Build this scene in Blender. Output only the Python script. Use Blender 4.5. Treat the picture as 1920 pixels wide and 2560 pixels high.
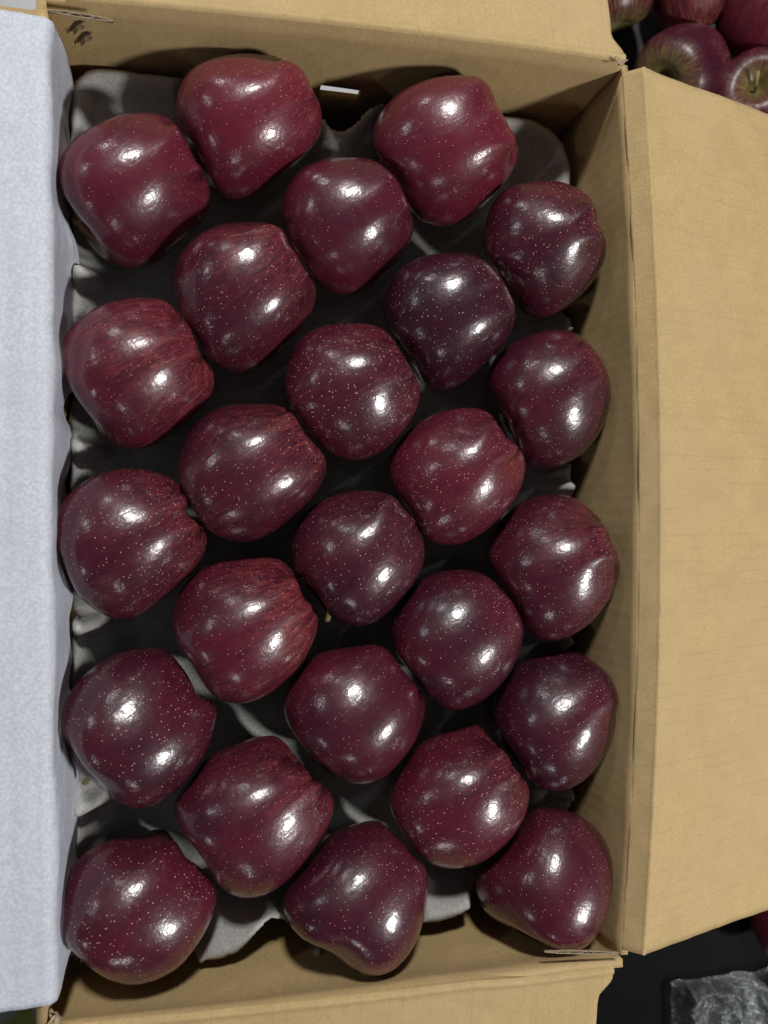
import bpy, bmesh, math, random
import numpy as np
from mathutils import Matrix, Vector, noise

random.seed(7)
for o in list(bpy.data.objects):
    bpy.data.objects.remove(o)
S = bpy.context.scene
COL = S.collection

# ------------------------------------------------------------------ camera
TH = math.radians(12.5)
F = 1923.0                                   # focal length in photograph pixels (1920 wide)
FW = np.array([math.sin(TH), 0, -math.cos(TH)])
RT = np.array([math.cos(TH), 0, math.sin(TH)])
UP = np.array([0, 1.0, 0])
CAM = -0.42 * FW                             # the axis meets the apples' middle plane (z = 0) at the origin
cd = bpy.data.cameras.new('camera')
cam = bpy.data.objects.new('camera', cd)
COL.objects.link(cam)
cd.sensor_fit = 'HORIZONTAL'
cd.sensor_width = 36.0
cd.lens = 36.0 * F / 1920.0
cd.clip_start = 0.01
cd.clip_end = 50
m = Matrix.Identity(4)
for i in range(3):
    m[i][0], m[i][1], m[i][2], m[i][3] = RT[i], UP[i], -FW[i], CAM[i]
cam.matrix_world = m
cd.dof.use_dof = True
cd.dof.focus_distance = 0.405
cd.dof.aperture_fstop = 11
S.camera = cam
S.render.resolution_x, S.render.resolution_y = 768, 1024

# ------------------------------------------------------------------ dim hall light + ceiling lamps
W = bpy.data.worlds.new('World')
S.world = W
W.use_nodes = True
bg = W.node_tree.nodes['Background']
bg.inputs[0].default_value = (0.80, 0.88, 1.0, 1)
bg.inputs[1].default_value = 0.026

def lamp(d, dist, power, size, col=(1, 0.985, 0.96)):
    l = bpy.data.lights.new('ceiling_lamp', 'AREA')
    l.shape = 'DISK'
    l.size = size
    l.energy = power
    l.color = col
    o = bpy.data.objects.new('ceiling_lamp', l)
    COL.objects.link(o)
    d = Vector(d).normalized()
    o.location = d * dist
    o.rotation_euler = d.to_track_quat('Z', 'Y').to_euler()
    return o

lamp((-0.09, 0.66, 0.745), 1.50, 15.5, 0.16)      # far ceiling lamp, beyond the top of the box
lamp((0.63, -0.42, 0.66), 1.50, 14.0, 0.155)      # lamp to the lower right
lamp((-0.76, 0.42, 0.48), 2.20, 1.9, 0.12, (0.93, 0.97, 1))
lamp((-0.74, -0.46, 0.48), 2.20, 1.5, 0.11, (0.93, 0.97, 1))
lamp((-0.40, 0.82, 0.40), 2.40, 2.4, 0.15)
lamp((-0.08, -0.88, 0.46), 2.40, 2.0, 0.16)

V = S.view_settings
V.view_transform = 'Standard'
V.look = 'None'
V.exposure = 0.0
V.gamma = 1.0
V.use_curve_mapping = False
S.cycles.max_bounces = 6

# ------------------------------------------------------------------ helpers
def at(x, y, z):
    """world point at height z seen at pixel (x, y) of the 1920 x 2560 photograph"""
    d = FW + (x - 960) / F * RT + (1280 - y) / F * UP
    return CAM + d * ((z - CAM[2]) / d[2])

def put(name, mesh, parent=None, loc=None, label=None, cat=None, group=None, kind=None):
    o = bpy.data.objects.new(name, mesh)
    COL.objects.link(o)
    if loc is not None:
        o.location = loc
    if parent is not None:
        o.parent = parent
    for k, v in (('label', label), ('category', cat), ('group', group), ('kind', kind)):
        if v:
            o[k] = v
    return o

def empty(name, loc=(0, 0, 0), **kw):
    return put(name, None, None, loc, **kw)

def mesh_from(name, verts, faces, mat=None, smooth=True):
    me = bpy.data.meshes.new(name)
    me.from_pydata([tuple(map(float, v)) for v in verts], [], [tuple(f) for f in faces])
    me.update()
    if mat:
        me.materials.append(mat)
    if smooth:
        me.polygons.foreach_set('use_smooth', [True] * len(me.polygons))
    return me

def grid_mesh(name, P, mat, closed_u=False, smooth=True):
    """P: array (n, m, 3)"""
    n, mm = P.shape[:2]
    faces = []
    for i in range(n - 1):
        for j in range(mm - 1 + (1 if closed_u else 0)):
            j2 = (j + 1) % mm
            faces.append((i * mm + j, i * mm + j2, (i + 1) * mm + j2, (i + 1) * mm + j))
    return mesh_from(name, P.reshape(-1, 3), faces, mat, smooth)

def solidify(o, t, offset=-1.0):
    md = o.modifiers.new('thickness', 'SOLIDIFY')
    md.thickness = t
    md.offset = offset
    return md

def sstep(a, b, x):
    t = np.clip((x - a) / (b - a), 0, 1)
    return t * t * (3 - 2 * t)

# ------------------------------------------------------------------ node helpers
class NT:
    def __init__(self, name):
        self.m = bpy.data.materials.new(name)
        self.m.use_nodes = True
        self.t = self.m.node_tree
        self.p = self.t.nodes['Principled BSDF']
    def n(self, typ, **kw):
        nd = self.t.nodes.new(typ)
        for k, v in kw.items():
            if k.startswith('_'):
                setattr(nd, k[1:], v)
            else:
                nd.inputs[k].default_value = v
        return nd
    def l(self, a, b):
        self.t.links.new(a, b)
    def noise(self, vec, scale, detail=4, rough=0.6, dist=0.0):
        nd = self.n('ShaderNodeTexNoise')
        nd.inputs['Scale'].default_value = scale
        nd.inputs['Detail'].default_value = detail
        nd.inputs['Roughness'].default_value = rough
        nd.inputs['Distortion'].default_value = dist
        if vec is not None:
            self.l(vec, nd.inputs['Vector'])
        return nd.outputs['Fac']
    def voro(self, vec, scale, feature='F1'):
        nd = self.n('ShaderNodeTexVoronoi')
        nd.feature = feature
        nd.inputs['Scale'].default_value = scale
        if vec is not None:
            self.l(vec, nd.inputs['Vector'])
        return nd
    def ramp(self, v, a, b, lo=0.0, hi=1.0, smooth=True):
        nd = self.n('ShaderNodeMapRange')
        if smooth:
            nd.interpolation_type = 'SMOOTHSTEP'
        nd.inputs['From Min'].default_value = a
        nd.inputs['From Max'].default_value = b
        nd.inputs['To Min'].default_value = lo
        nd.inputs['To Max'].default_value = hi
        self.l(v, nd.inputs['Value'])
        return nd.outputs['Result']
    def math(self, op, a, b=None, clamp=False):
        nd = self.n('ShaderNodeMath')
        nd.operation = op
        nd.use_clamp = clamp
        for i, v in enumerate((a, b)):
            if v is None:
                continue
            if isinstance(v, (int, float)):
                nd.inputs[i].default_value = v
            else:
                self.l(v, nd.inputs[i])
        return nd.outputs[0]
    def mix(self, f, a, b, blend='MIX'):
        nd = self.n('ShaderNodeMix')
        nd.data_type = 'RGBA'
        nd.blend_type = blend
        for i, v in ((0, f), (6, a), (7, b)):
            if isinstance(v, (int, float)):
                nd.inputs[i].default_value = v
            elif isinstance(v, tuple):
                nd.inputs[i].default_value = v if len(v) == 4 else v + (1,)
            else:
                self.l(v, nd.inputs[i])
        return nd.outputs[2]
    def vec(self, v, scale=(1, 1, 1), loc=None):
        nd = self.n('ShaderNodeMapping')
        nd.inputs['Scale'].default_value = scale
        self.l(v, nd.inputs['Vector'])
        if loc is not None:
            self.l(loc, nd.inputs['Location'])
        return nd.outputs[0]
    def bump(self, h, strength, dist, prev=None):
        nd = self.n('ShaderNodeBump')
        nd.inputs['Strength'].default_value = strength
        nd.inputs['Distance'].default_value = dist
        self.l(h, nd.inputs['Height'])
        if prev is not None:
            self.l(prev, nd.inputs['Normal'])
        return nd.outputs[0]
    def obj(self):
        return self.n('ShaderNodeTexCoord').outputs['Object']
    def set(self, **kw):
        for k, v in kw.items():
            k = k.replace('_', ' ')
            if isinstance(v, (int, float, tuple)):
                self.p.inputs[k].default_value = v
            else:
                self.l(v, self.p.inputs[k])

# ------------------------------------------------------------------ materials
def cardboard(name, flute, base=(0.535, 0.383, 0.180)):
    """kraft corrugated board; flute = axis across which the flutes repeat"""
    k = NT(name)
    c = k.obj()
    n1 = k.noise(c, 55, 5, 0.65)
    n2 = k.noise(k.vec(c, (1, 1, 1)), 900, 3, 0.7)
    n3 = k.noise(c, 12, 3, 0.5)
    lo = tuple(v * 0.93 for v in base)
    hi = tuple(min(1, v * 1.06) for v in base)
    col = k.mix(k.ramp(n1, 0.3, 0.7), lo, hi)
    col = k.mix(k.ramp(n2, 0.36, 0.64, 0, 0.55), col, tuple(v * 0.72 for v in base))
    col = k.mix(k.ramp(n3, 0.35, 0.7, 0, 0.35), col, (base[0] * 0.93, base[1] * 0.95, base[2] * 1.12))
    # sparse dark and pale fibres
    fv = k.voro(k.vec(c, (1, 0.35, 0.35) if flute == 1 else (0.35, 1, 0.35)), 420)
    col = k.mix(k.ramp(fv.outputs['Distance'], 0.05, 0.11, 0.55, 0), col, (0.16, 0.105, 0.05))
    fv2 = k.voro(k.vec(c, (0.4, 1, 1)), 330)
    col = k.mix(k.ramp(fv2.outputs['Distance'], 0.04, 0.10, 0.5, 0), col, (0.72, 0.58, 0.36))
    # flutes telegraph through the liner as faint broken lines
    sep = k.n('ShaderNodeSeparateXYZ')
    k.l(c, sep.inputs[0])
    wob = k.math('MULTIPLY', k.math('SUBTRACT', k.noise(c, 25, 2), 0.5), 0.0025)
    ph = k.math('MULTIPLY', k.math('ADD', sep.outputs[flute], wob), 2 * math.pi / 0.0072)
    wv = k.math('SINE', ph)
    br = k.ramp(k.noise(k.vec(c, (0.35, 1, 1) if flute == 1 else (1, 0.35, 1)), 90, 3, 0.6), 0.42, 0.60)
    ln = k.math('MULTIPLY', k.ramp(wv, 0.90, 1.0), br)
    col = k.mix(k.math('MULTIPLY', ln, 0.26), col, tuple(v * 0.62 for v in base))
    k.set(Base_Color=col, Roughness=0.82)
    k.p.inputs['Specular IOR Level'].default_value = 0.22
    b = k.bump(wv, 0.035, 0.0006)
    b = k.bump(n2, 0.35, 0.0004, b)
    k.set(Normal=b)
    return k.m

M = {}
M['card_y'] = cardboard('cardboard_flutes_along_x', 1)
M['card_x'] = cardboard('cardboard_flutes_along_y', 0)

k = NT('torn_paper_edge')
c = k.obj()
k.set(Base_Color=k.mix(k.noise(c, 800, 3), (0.27, 0.20, 0.125), (0.50, 0.40, 0.27)), Roughness=0.9)
M['torn'] = k.m

k = NT('flute_hollow_shade')
k.set(Base_Color=(0.05, 0.035, 0.02, 1), Roughness=0.95)  # dark brown paints the shade inside open flutes and tears
M['hollow'] = k.m

k = NT('white_liner_paper')
c = k.obj()
n1 = k.noise(c, 620, 4, 0.6, 0.3)
n2 = k.noise(c, 28, 3, 0.5)
col = k.mix(k.ramp(n1, 0.36, 0.66), (0.505, 0.535, 0.605), (0.635, 0.665, 0.735))
col = k.mix(k.ramp(n2, 0.4, 0.7, 0, 0.3), col, (0.53, 0.54, 0.625))
k.set(Base_Color=col, Roughness=0.62)
k.p.inputs['Specular IOR Level'].default_value = 0.3
k.set(Normal=k.bump(k.noise(c, 160, 3), 0.10, 0.001))
M['paper'] = k.m

k = NT('grey_moulded_pulp')
c = k.obj()
n1 = k.noise(c, 700, 4, 0.7)
n2 = k.noise(c, 60, 4, 0.6)
col = k.mix(k.ramp(n1, 0.3, 0.7), (0.34, 0.335, 0.315), (0.48, 0.475, 0.45))
col = k.mix(k.ramp(n2, 0.45, 0.75, 0, 0.4), col, (0.31, 0.30, 0.28))
k.set(Base_Color=col, Roughness=0.95)
k.p.inputs['Specular IOR Level'].default_value = 0.15
k.set(Normal=k.bump(n1, 0.45, 0.0008, k.bump(n2, 0.3, 0.002)))
M['pulp'] = k.m

k = NT('black_plastic')
c = k.obj()
k.set(Base_Color=k.mix(k.noise(c, 40, 4), (0.0030, 0.0030, 0.0036), (0.0065, 0.0065, 0.0075)), Roughness=0.6)
k.p.inputs['Specular IOR Level'].default_value = 0.06
k.set(Normal=k.bump(k.noise(c, 300, 3), 0.2, 0.001))
M['black'] = k.m

k = NT('dark_grey_liner')
c = k.obj()
k.set(Base_Color=k.mix(k.noise(c, 60, 4), (0.055, 0.053, 0.055), (0.085, 0.082, 0.085)), Roughness=0.85)
M['liner'] = k.m

k = NT('pale_sheet')
c = k.obj()
k.set(Base_Color=k.mix(k.noise(c, 30, 4), (0.52, 0.545, 0.55), (0.68, 0.70, 0.71)), Roughness=0.6)
M['pale'] = k.m

k = NT('stem_wood')
c = k.obj()
k.set(Base_Color=k.mix(k.noise(c, 500, 4), (0.16, 0.11, 0.04), (0.36, 0.33, 0.13)), Roughness=0.7)
M['stem'] = k.m
k = NT('stem_tip')
c = k.obj()
k.set(Base_Color=k.mix(k.noise(c, 900, 3), (0.40, 0.37, 0.17), (0.62, 0.58, 0.30)), Roughness=0.8)
M['stemtip'] = k.m

def apple_material(name, pale=False):
    k = NT(name)
    oi = k.n('ShaderNodeObjectInfo')
    sc = k.n('ShaderNodeSeparateColor')
    k.l(oi.outputs['Color'], sc.inputs[0])
    tone, streak, dots = sc.outputs[0], sc.outputs[1], sc.outputs[2]
    off = k.n('ShaderNodeCombineXYZ')
    for i in range(3):
        k.l(k.math('MULTIPLY', oi.outputs['Random'], 7.3 + 5.1 * i), off.inputs[i])
    c0 = k.obj()
    add = k.n('ShaderNodeVectorMath')
    add.operation = 'ADD'
    k.l(c0, add.inputs[0])
    k.l(off.outputs[0], add.inputs[1])
    c = add.outputs[0]
    at_ = k.n('ShaderNodeAttribute')
    at_.attribute_name = 'ax'
    ax = at_.outputs['Vector']
    ax2 = k.n('ShaderNodeVectorMath')
    ax2.operation = 'ADD'
    k.l(ax, ax2.inputs[0])
    k.l(off.outputs[0], ax2.inputs[1])
    sep = k.n('ShaderNodeSeparateXYZ')
    k.l(ax, sep.inputs[0])
    h = sep.outputs[2]                                     # +1 stem pole ... -1 calyx pole
    # skin: dark plum to wine red in soft patches
    big = k.noise(c, 22, 3, 0.55)
    t = k.math('ADD', tone, k.math('MULTIPLY', k.math('SUBTRACT', big, 0.5), 1.1), clamp=True)
    col = k.mix(t, (0.030, 0.0045, 0.0145), (0.130, 0.0112, 0.0255))
    # meridian streaks
    s1 = k.noise(k.vec(ax2.outputs[0], (15, 15, 6.0)), 1.0, 6, 0.74, 0.6)
    s2 = k.noise(k.vec(ax2.outputs[0], (42, 42, 14.0)), 1.0, 5, 0.7, 0.5)
    cal = k.ramp(h, 0.25, -0.75)                           # towards the calyx shoulder
    side = k.ramp(k.noise(c, 16, 2), 0.42, 0.62)
    reach = k.math('MULTIPLY', streak, k.math('ADD', k.math('MULTIPLY', cal, 1.35), k.math('MULTIPLY', side, 0.65)))
    ms = k.math('MULTIPLY', k.ramp(s1, 0.44, 0.70), reach, clamp=True)
    red = (0.215, 0.036, 0.032) if not pale else (0.33, 0.11, 0.075)
    col = k.mix(ms, col, red)
    ms2 = k.math('MULTIPLY', k.ramp(s2, 0.50, 0.72), k.math('ADD', k.math('MULTIPLY', reach, 0.65), 0.05), clamp=True)
    col = k.mix(ms2, col, (0.30, 0.085, 0.060))
    dk = k.math('MULTIPLY', k.ramp(s1, 0.52, 0.36), k.math('ADD', k.math('MULTIPLY', streak, 0.4), 0.08))
    col = k.mix(dk, col, (0.022, 0.004, 0.010))
    # yellow-green floor of the stem hollow, russet round it
    hol = k.ramp(h, 0.80, 0.965)
    hn = k.math('MULTIPLY', hol, k.ramp(s2, 0.25, 0.6, 0.5, 1.0), clamp=True)
    col = k.mix(hn, col, (0.20, 0.155, 0.050))
    bas = k.ramp(h, -0.86, -0.99)
    col = k.mix(k.math('MULTIPLY', bas, 0.75), col, (0.23, 0.125, 0.05))
    if pale:
        g = k.ramp(k.math('SUBTRACT', k.math('ADD', h, k.math('MULTIPLY', k.math('SUBTRACT', s1, 0.5), 1.3)), oi.outputs['Alpha']), -0.48, 0.02)
        col = k.mix(k.math('MULTIPLY', g, 0.9), col, (0.215, 0.175, 0.062))
    # lenticels: small pale dots, closer together towards the calyx
    v1 = k.voro(c, 460)
    th = k.math('MULTIPLY', k.math('ADD', dots, 0.45), 0.105)
    d1 = k.math('SUBTRACT', 1.0, k.math('DIVIDE', v1.outputs['Distance'], k.math('MULTIPLY', th, 1.35)), clamp=True)
    d1 = k.ramp(d1, 0.0, 0.55)
    v2 = k.voro(c, 640)
    d2 = k.math('MULTIPLY', k.ramp(k.math('SUBTRACT', 1.0, k.math('DIVIDE', v2.outputs['Distance'], k.math('MULTIPLY', th, 1.4)), clamp=True), 0.0, 0.6), k.ramp(h, -0.05, -0.6))
    dd = k.math('MAXIMUM', k.math('MULTIPLY', d1, 0.9), k.math('MULTIPLY', d2, 0.6))
    col = k.mix(dd, col, (0.62, 0.38, 0.32))
    # a few fine scuffs
    sv = k.voro(k.vec(c, (1, 0.16, 0.5)), 210)
    sc1 = k.math('MULTIPLY', k.ramp(sv.outputs['Distance'], 0.035, 0.02), k.ramp(k.noise(c, 30, 2), 0.55, 0.62))
    col = k.mix(k.math('MULTIPLY', sc1, 0.7), col, (0.42, 0.22, 0.17))
    # waxy skin: fine pebbling breaks the highlights up
    f1 = k.noise(c, 620, 3, 0.6)
    f2 = k.noise(c, 210, 3, 0.5)
    f3 = k.noise(k.vec(ax2.outputs[0], (7, 7, 2.0)), 1.0, 3, 0.5)
    b = k.bump(f3, 0.05, 0.004)
    b = k.bump(f2, 0.20, 0.0009, b)
    b = k.bump(f1, 0.20, 0.00035, b)
    k.set(Base_Color=col, Normal=b, Roughness=k.ramp(f2, 0.3, 0.7, 0.36, 0.46))
    k.p.inputs['Specular IOR Level'].default_value = 0.26
    k.p.inputs['Coat Weight'].default_value = 0.45 if pale else 1.0
    k.p.inputs['Coat Roughness'].default_value = 0.30 if pale else 0.20
    k.p.inputs['Coat IOR'].default_value = 1.5
    k.l(b, k.p.inputs['Coat Normal'])
    return k.m

M['apple'] = apple_material('dark_apple_skin')
M['apple_pale'] = apple_material('striped_apple_skin', True)

# ------------------------------------------------------------------ apples
NU, NV = 104, 72
PROF = np.array([(0.0, 0.56), (0.05, 0.565), (0.13, 0.63), (0.22, 0.76), (0.34, 0.87), (0.48, 0.925), (0.64, 0.90), (0.80, 0.78),
                 (0.92, 0.56), (0.985, 0.28), (1.0, 0.02), (0.975, -0.25), (0.91, -0.50), (0.81, -0.72), (0.69, -0.88),
                 (0.56, -0.955), (0.43, -0.96), (0.31, -0.90), (0.20, -0.80), (0.10, -0.74), (0.0, -0.72)])

def profile(n):
    P = PROF
    seg = np.r_[0, np.cumsum(np.hypot(*np.diff(P, axis=0).T))]
    u = np.linspace(0, seg[-1], n)
    def cub(y):
        mm = np.gradient(y, seg)
        i = np.clip(np.searchsorted(seg, u, 'right') - 1, 0, len(seg) - 2)
        hh = seg[i + 1] - seg[i]
        t = (u - seg[i]) / hh
        return ((2 * t**3 - 3 * t**2 + 1) * y[i] + (t**3 - 2 * t**2 + t) * hh * mm[i]
                + (-2 * t**3 + 3 * t**2) * y[i + 1] + (t**3 - t**2) * hh * mm[i + 1])
    return cub(P[:, 0]), cub(P[:, 1]), u / seg[-1]

RR, ZZ, UU = profile(NV)

def apple_points(rng, lobe=1.0):
    """unit apple, stem along +z: arrays (NV, NU, 3) and its 'ax' attribute"""
    th = np.linspace(0, 2 * np.pi, NU, endpoint=False)[None, :]
    r = RR[:, None]
    z = ZZ[:, None]
    u = UU[:, None]
    ph = rng.uniform(0, 6.28, 4)
    five = np.cos(5 * th + ph[0])
    two = np.cos(2 * th + ph[1])
    three = np.cos(3 * th + ph[2])
    low = sstep(0.40, 0.85, u)
    top = sstep(0.55, 0.15, u)
    rad = r * (1 + lobe * (0.026 * low + 0.007) * five + 0.016 * two + 0.010 * three + 0.014 * top * three)
    zz = z - lobe * 0.060 * low * five * sstep(0, 0.5, r) * sstep(1.05, 0.5, r) + 0.045 * top * np.cos(th + ph[3]) * r + 0.03 * r * top * two
    P = np.stack([rad * np.cos(th), rad * np.sin(th), zz + 0 * th], -1)
    h = 1 - 2 * u
    A = np.stack([np.cos(th) + 0 * h, np.sin(th) + 0 * h, h + 0 * th], -1)
    return P, A

def px(P):
    d = P - CAM
    dep = d @ FW
    return np.stack([960 + F * (d @ RT) / dep, 1280 - F * (d @ UP) / dep], -1)

K = 440.0 / 1659.0
NB = 180

def target_radius(poly, c):
    """outline radius (photo pixels) about c in NB angular bins"""
    q = np.array(poly, float)
    out = np.zeros(NB)
    for b in range(NB):
        a = 2 * np.pi * b / NB
        d = np.array([np.cos(a), np.sin(a)])
        best = 0
        for i in range(len(q)):
            p0, p1 = q[i] - c, q[(i + 1) % len(q)] - c
            e = p1 - p0
            den = d[0] * e[1] - d[1] * e[0]
            if abs(den) < 1e-9:
                continue
            t = (p0[0] * e[1] - p0[1] * e[0]) / den
            s = (p0[0] * d[1] - p0[1] * d[0]) / den
            if t > 0 and -1e-6 <= s <= 1 + 1e-6:
                best = max(best, t)
        out[b] = best
    return out

def csmooth(a, sig):
    w = int(4 * sig) + 1
    x = np.arange(-w, w + 1)
    g = np.exp(-0.5 * (x / sig)**2)
    g /= g.sum()
    return sum(g[i] * np.roll(a, -x[i]) for i in range(len(x)))

def rounded(poly):
    """Chaikin corner cutting, twice"""
    q = np.array(poly, float)
    for _ in range(2):
        n = np.roll(q, -1, 0)
        q = np.stack([0.75 * q + 0.25 * n, 0.25 * q + 0.75 * n], 1).reshape(-1, 2)
    return q

def frame_at(c):
    v = c - CAM
    v = v / np.linalg.norm(v)
    Vw = -v
    e1 = RT - Vw * (RT @ Vw)
    e1 /= np.linalg.norm(e1)
    e2 = np.cross(Vw, e1)
    return e1, e2, Vw

def build_apple(name, seed, centre, radius, psi, eps, label, cat, group, tone, mat, poly=None, lobe=1.0, tall=1.0):
    rng = np.random.default_rng(seed)
    P, A = apple_points(rng, lobe)
    P = P * np.array([1, 1, tall])
    e1, e2, Vw = frame_at(centre)
    ps, ep = math.radians(psi), math.radians(eps)
    az = math.cos(ep) * (math.cos(ps) * e1 + math.sin(ps) * e2) + math.sin(ep) * Vw
    axx = np.cross(Vw, az)
    axx /= np.linalg.norm(axx)
    axy = np.cross(az, axx)
    spin = rng.uniform(0, 6.28)
    X = math.cos(spin) * axx + math.sin(spin) * axy
    Y = -math.sin(spin) * axx + math.cos(spin) * axy
    Q = (P[..., 0:1] * X + P[..., 1:2] * Y + P[..., 2:3] * az).reshape(-1, 3) * radius
    if poly is not None:
        c2 = px(centre[None])[0]
        tgt = csmooth(target_radius(rounded(poly), c2), 1.2)
        g0 = None
        for it in range(4):
            pp = px(centre + Q) - c2
            ang = np.arctan2(pp[:, 1], pp[:, 0]) % (2 * np.pi)
            rr = np.hypot(pp[:, 0], pp[:, 1])
            cur = np.zeros(NB)
            bi = (ang / (2 * np.pi) * NB).astype(int) % NB
            np.maximum.at(cur, bi, rr)
            bad = cur < 1
            if bad.any():
                cur[bad] = np.interp(np.nonzero(bad)[0], np.nonzero(~bad)[0], cur[~bad], period=NB)
            # silhouette = local maximum over neighbouring bins, softly
            cur = csmooth(np.maximum(cur, 0.5 * (np.roll(cur, 1) + np.roll(cur, -1))), 0.8)
            s = tgt / cur
            mean = float(s.mean())
            sv = np.interp(ang, np.arange(NB + 1) * 2 * np.pi / NB, np.r_[s, s[0]])
            rel = rr / np.interp(ang, np.arange(NB + 1) * 2 * np.pi / NB, np.r_[cur, cur[0]])
            sl = csmooth(s, 9.0)
            lv = np.interp(ang, np.arange(NB + 1) * 2 * np.pi / NB, np.r_[sl, sl[0]])
            w = sstep(0.05, 0.85, rel)
            eff = mean * (1 - w) + lv * w + (sv - lv) * sstep(0.42, 0.98, rel)
            a, b, d = Q @ e1, Q @ e2, Q @ Vw
            if it == 0:
                d = d * mean
            Q = (a * eff)[:, None] * e1 + (b * eff)[:, None] * e2 + d[:, None] * Vw
    Q = Q.reshape(NV, NU, 3)
    # weld the poles
    verts = [Q[0].mean(0)] + [Q[i, j] for i in range(1, NV - 1) for j in range(NU)] + [Q[-1].mean(0)]
    att = [A[0].mean(0)] + [A[i, j] for i in range(1, NV - 1) for j in range(NU)] + [A[-1].mean(0)]
    faces = []
    idx = lambda i, j: 1 + (i - 1) * NU + j % NU
    last = len(verts) - 1
    for j in range(NU):
        faces.append((0, idx(1, j), idx(1, j + 1)))
        faces.append((last, idx(NV - 2, j + 1), idx(NV - 2, j)))
        for i in range(1, NV - 2):
            faces.append((idx(i, j), idx(i + 1, j), idx(i + 1, j + 1), idx(i, j + 1)))
    me = mesh_from('apple_skin', verts, faces, mat)
    a = me.attributes.new('ax', 'FLOAT_VECTOR', 'POINT')
    a.data.foreach_set('vector', np.array(att, np.float32).ravel())
    o = put(name, me, None, centre, label, cat, group)
    o.color = tuple(tone) + ((1,) if len(tone) == 3 else ())
    o['_r'] = radius
    return o, az, Q

def tube(name, pts, rads, mat, parent, tip=None):
    pts = [Vector(p) for p in pts]
    n = 10
    V_, Fc = [], []
    for i, p in enumerate(pts):
        d = (pts[min(i + 1, len(pts) - 1)] - pts[max(i - 1, 0)]).normalized()
        q = d.to_track_quat('Z', 'Y')
        for j in range(n):
            a = 2 * math.pi * j / n
            rr = rads[i] * (1 + 0.10 * math.sin(3 * a + i))
            V_.append(p + q @ Vector((rr * math.cos(a), rr * math.sin(a), 0)))
    for i in range(len(pts) - 1):
        for j in range(n):
            Fc.append((i * n + j, i * n + (j + 1) % n, (i + 1) * n + (j + 1) % n, (i + 1) * n + j))
    Fc.append(tuple(reversed(range(n))))
    Fc.append(tuple((len(pts) - 1) * n + j for j in range(n)))
    me = mesh_from(name, V_, Fc, mat)
    if tip:
        me.materials.append(tip)
        me.polygons[len(me.polygons) - 1].material_index = 1
    return put(name, me, parent)

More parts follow.
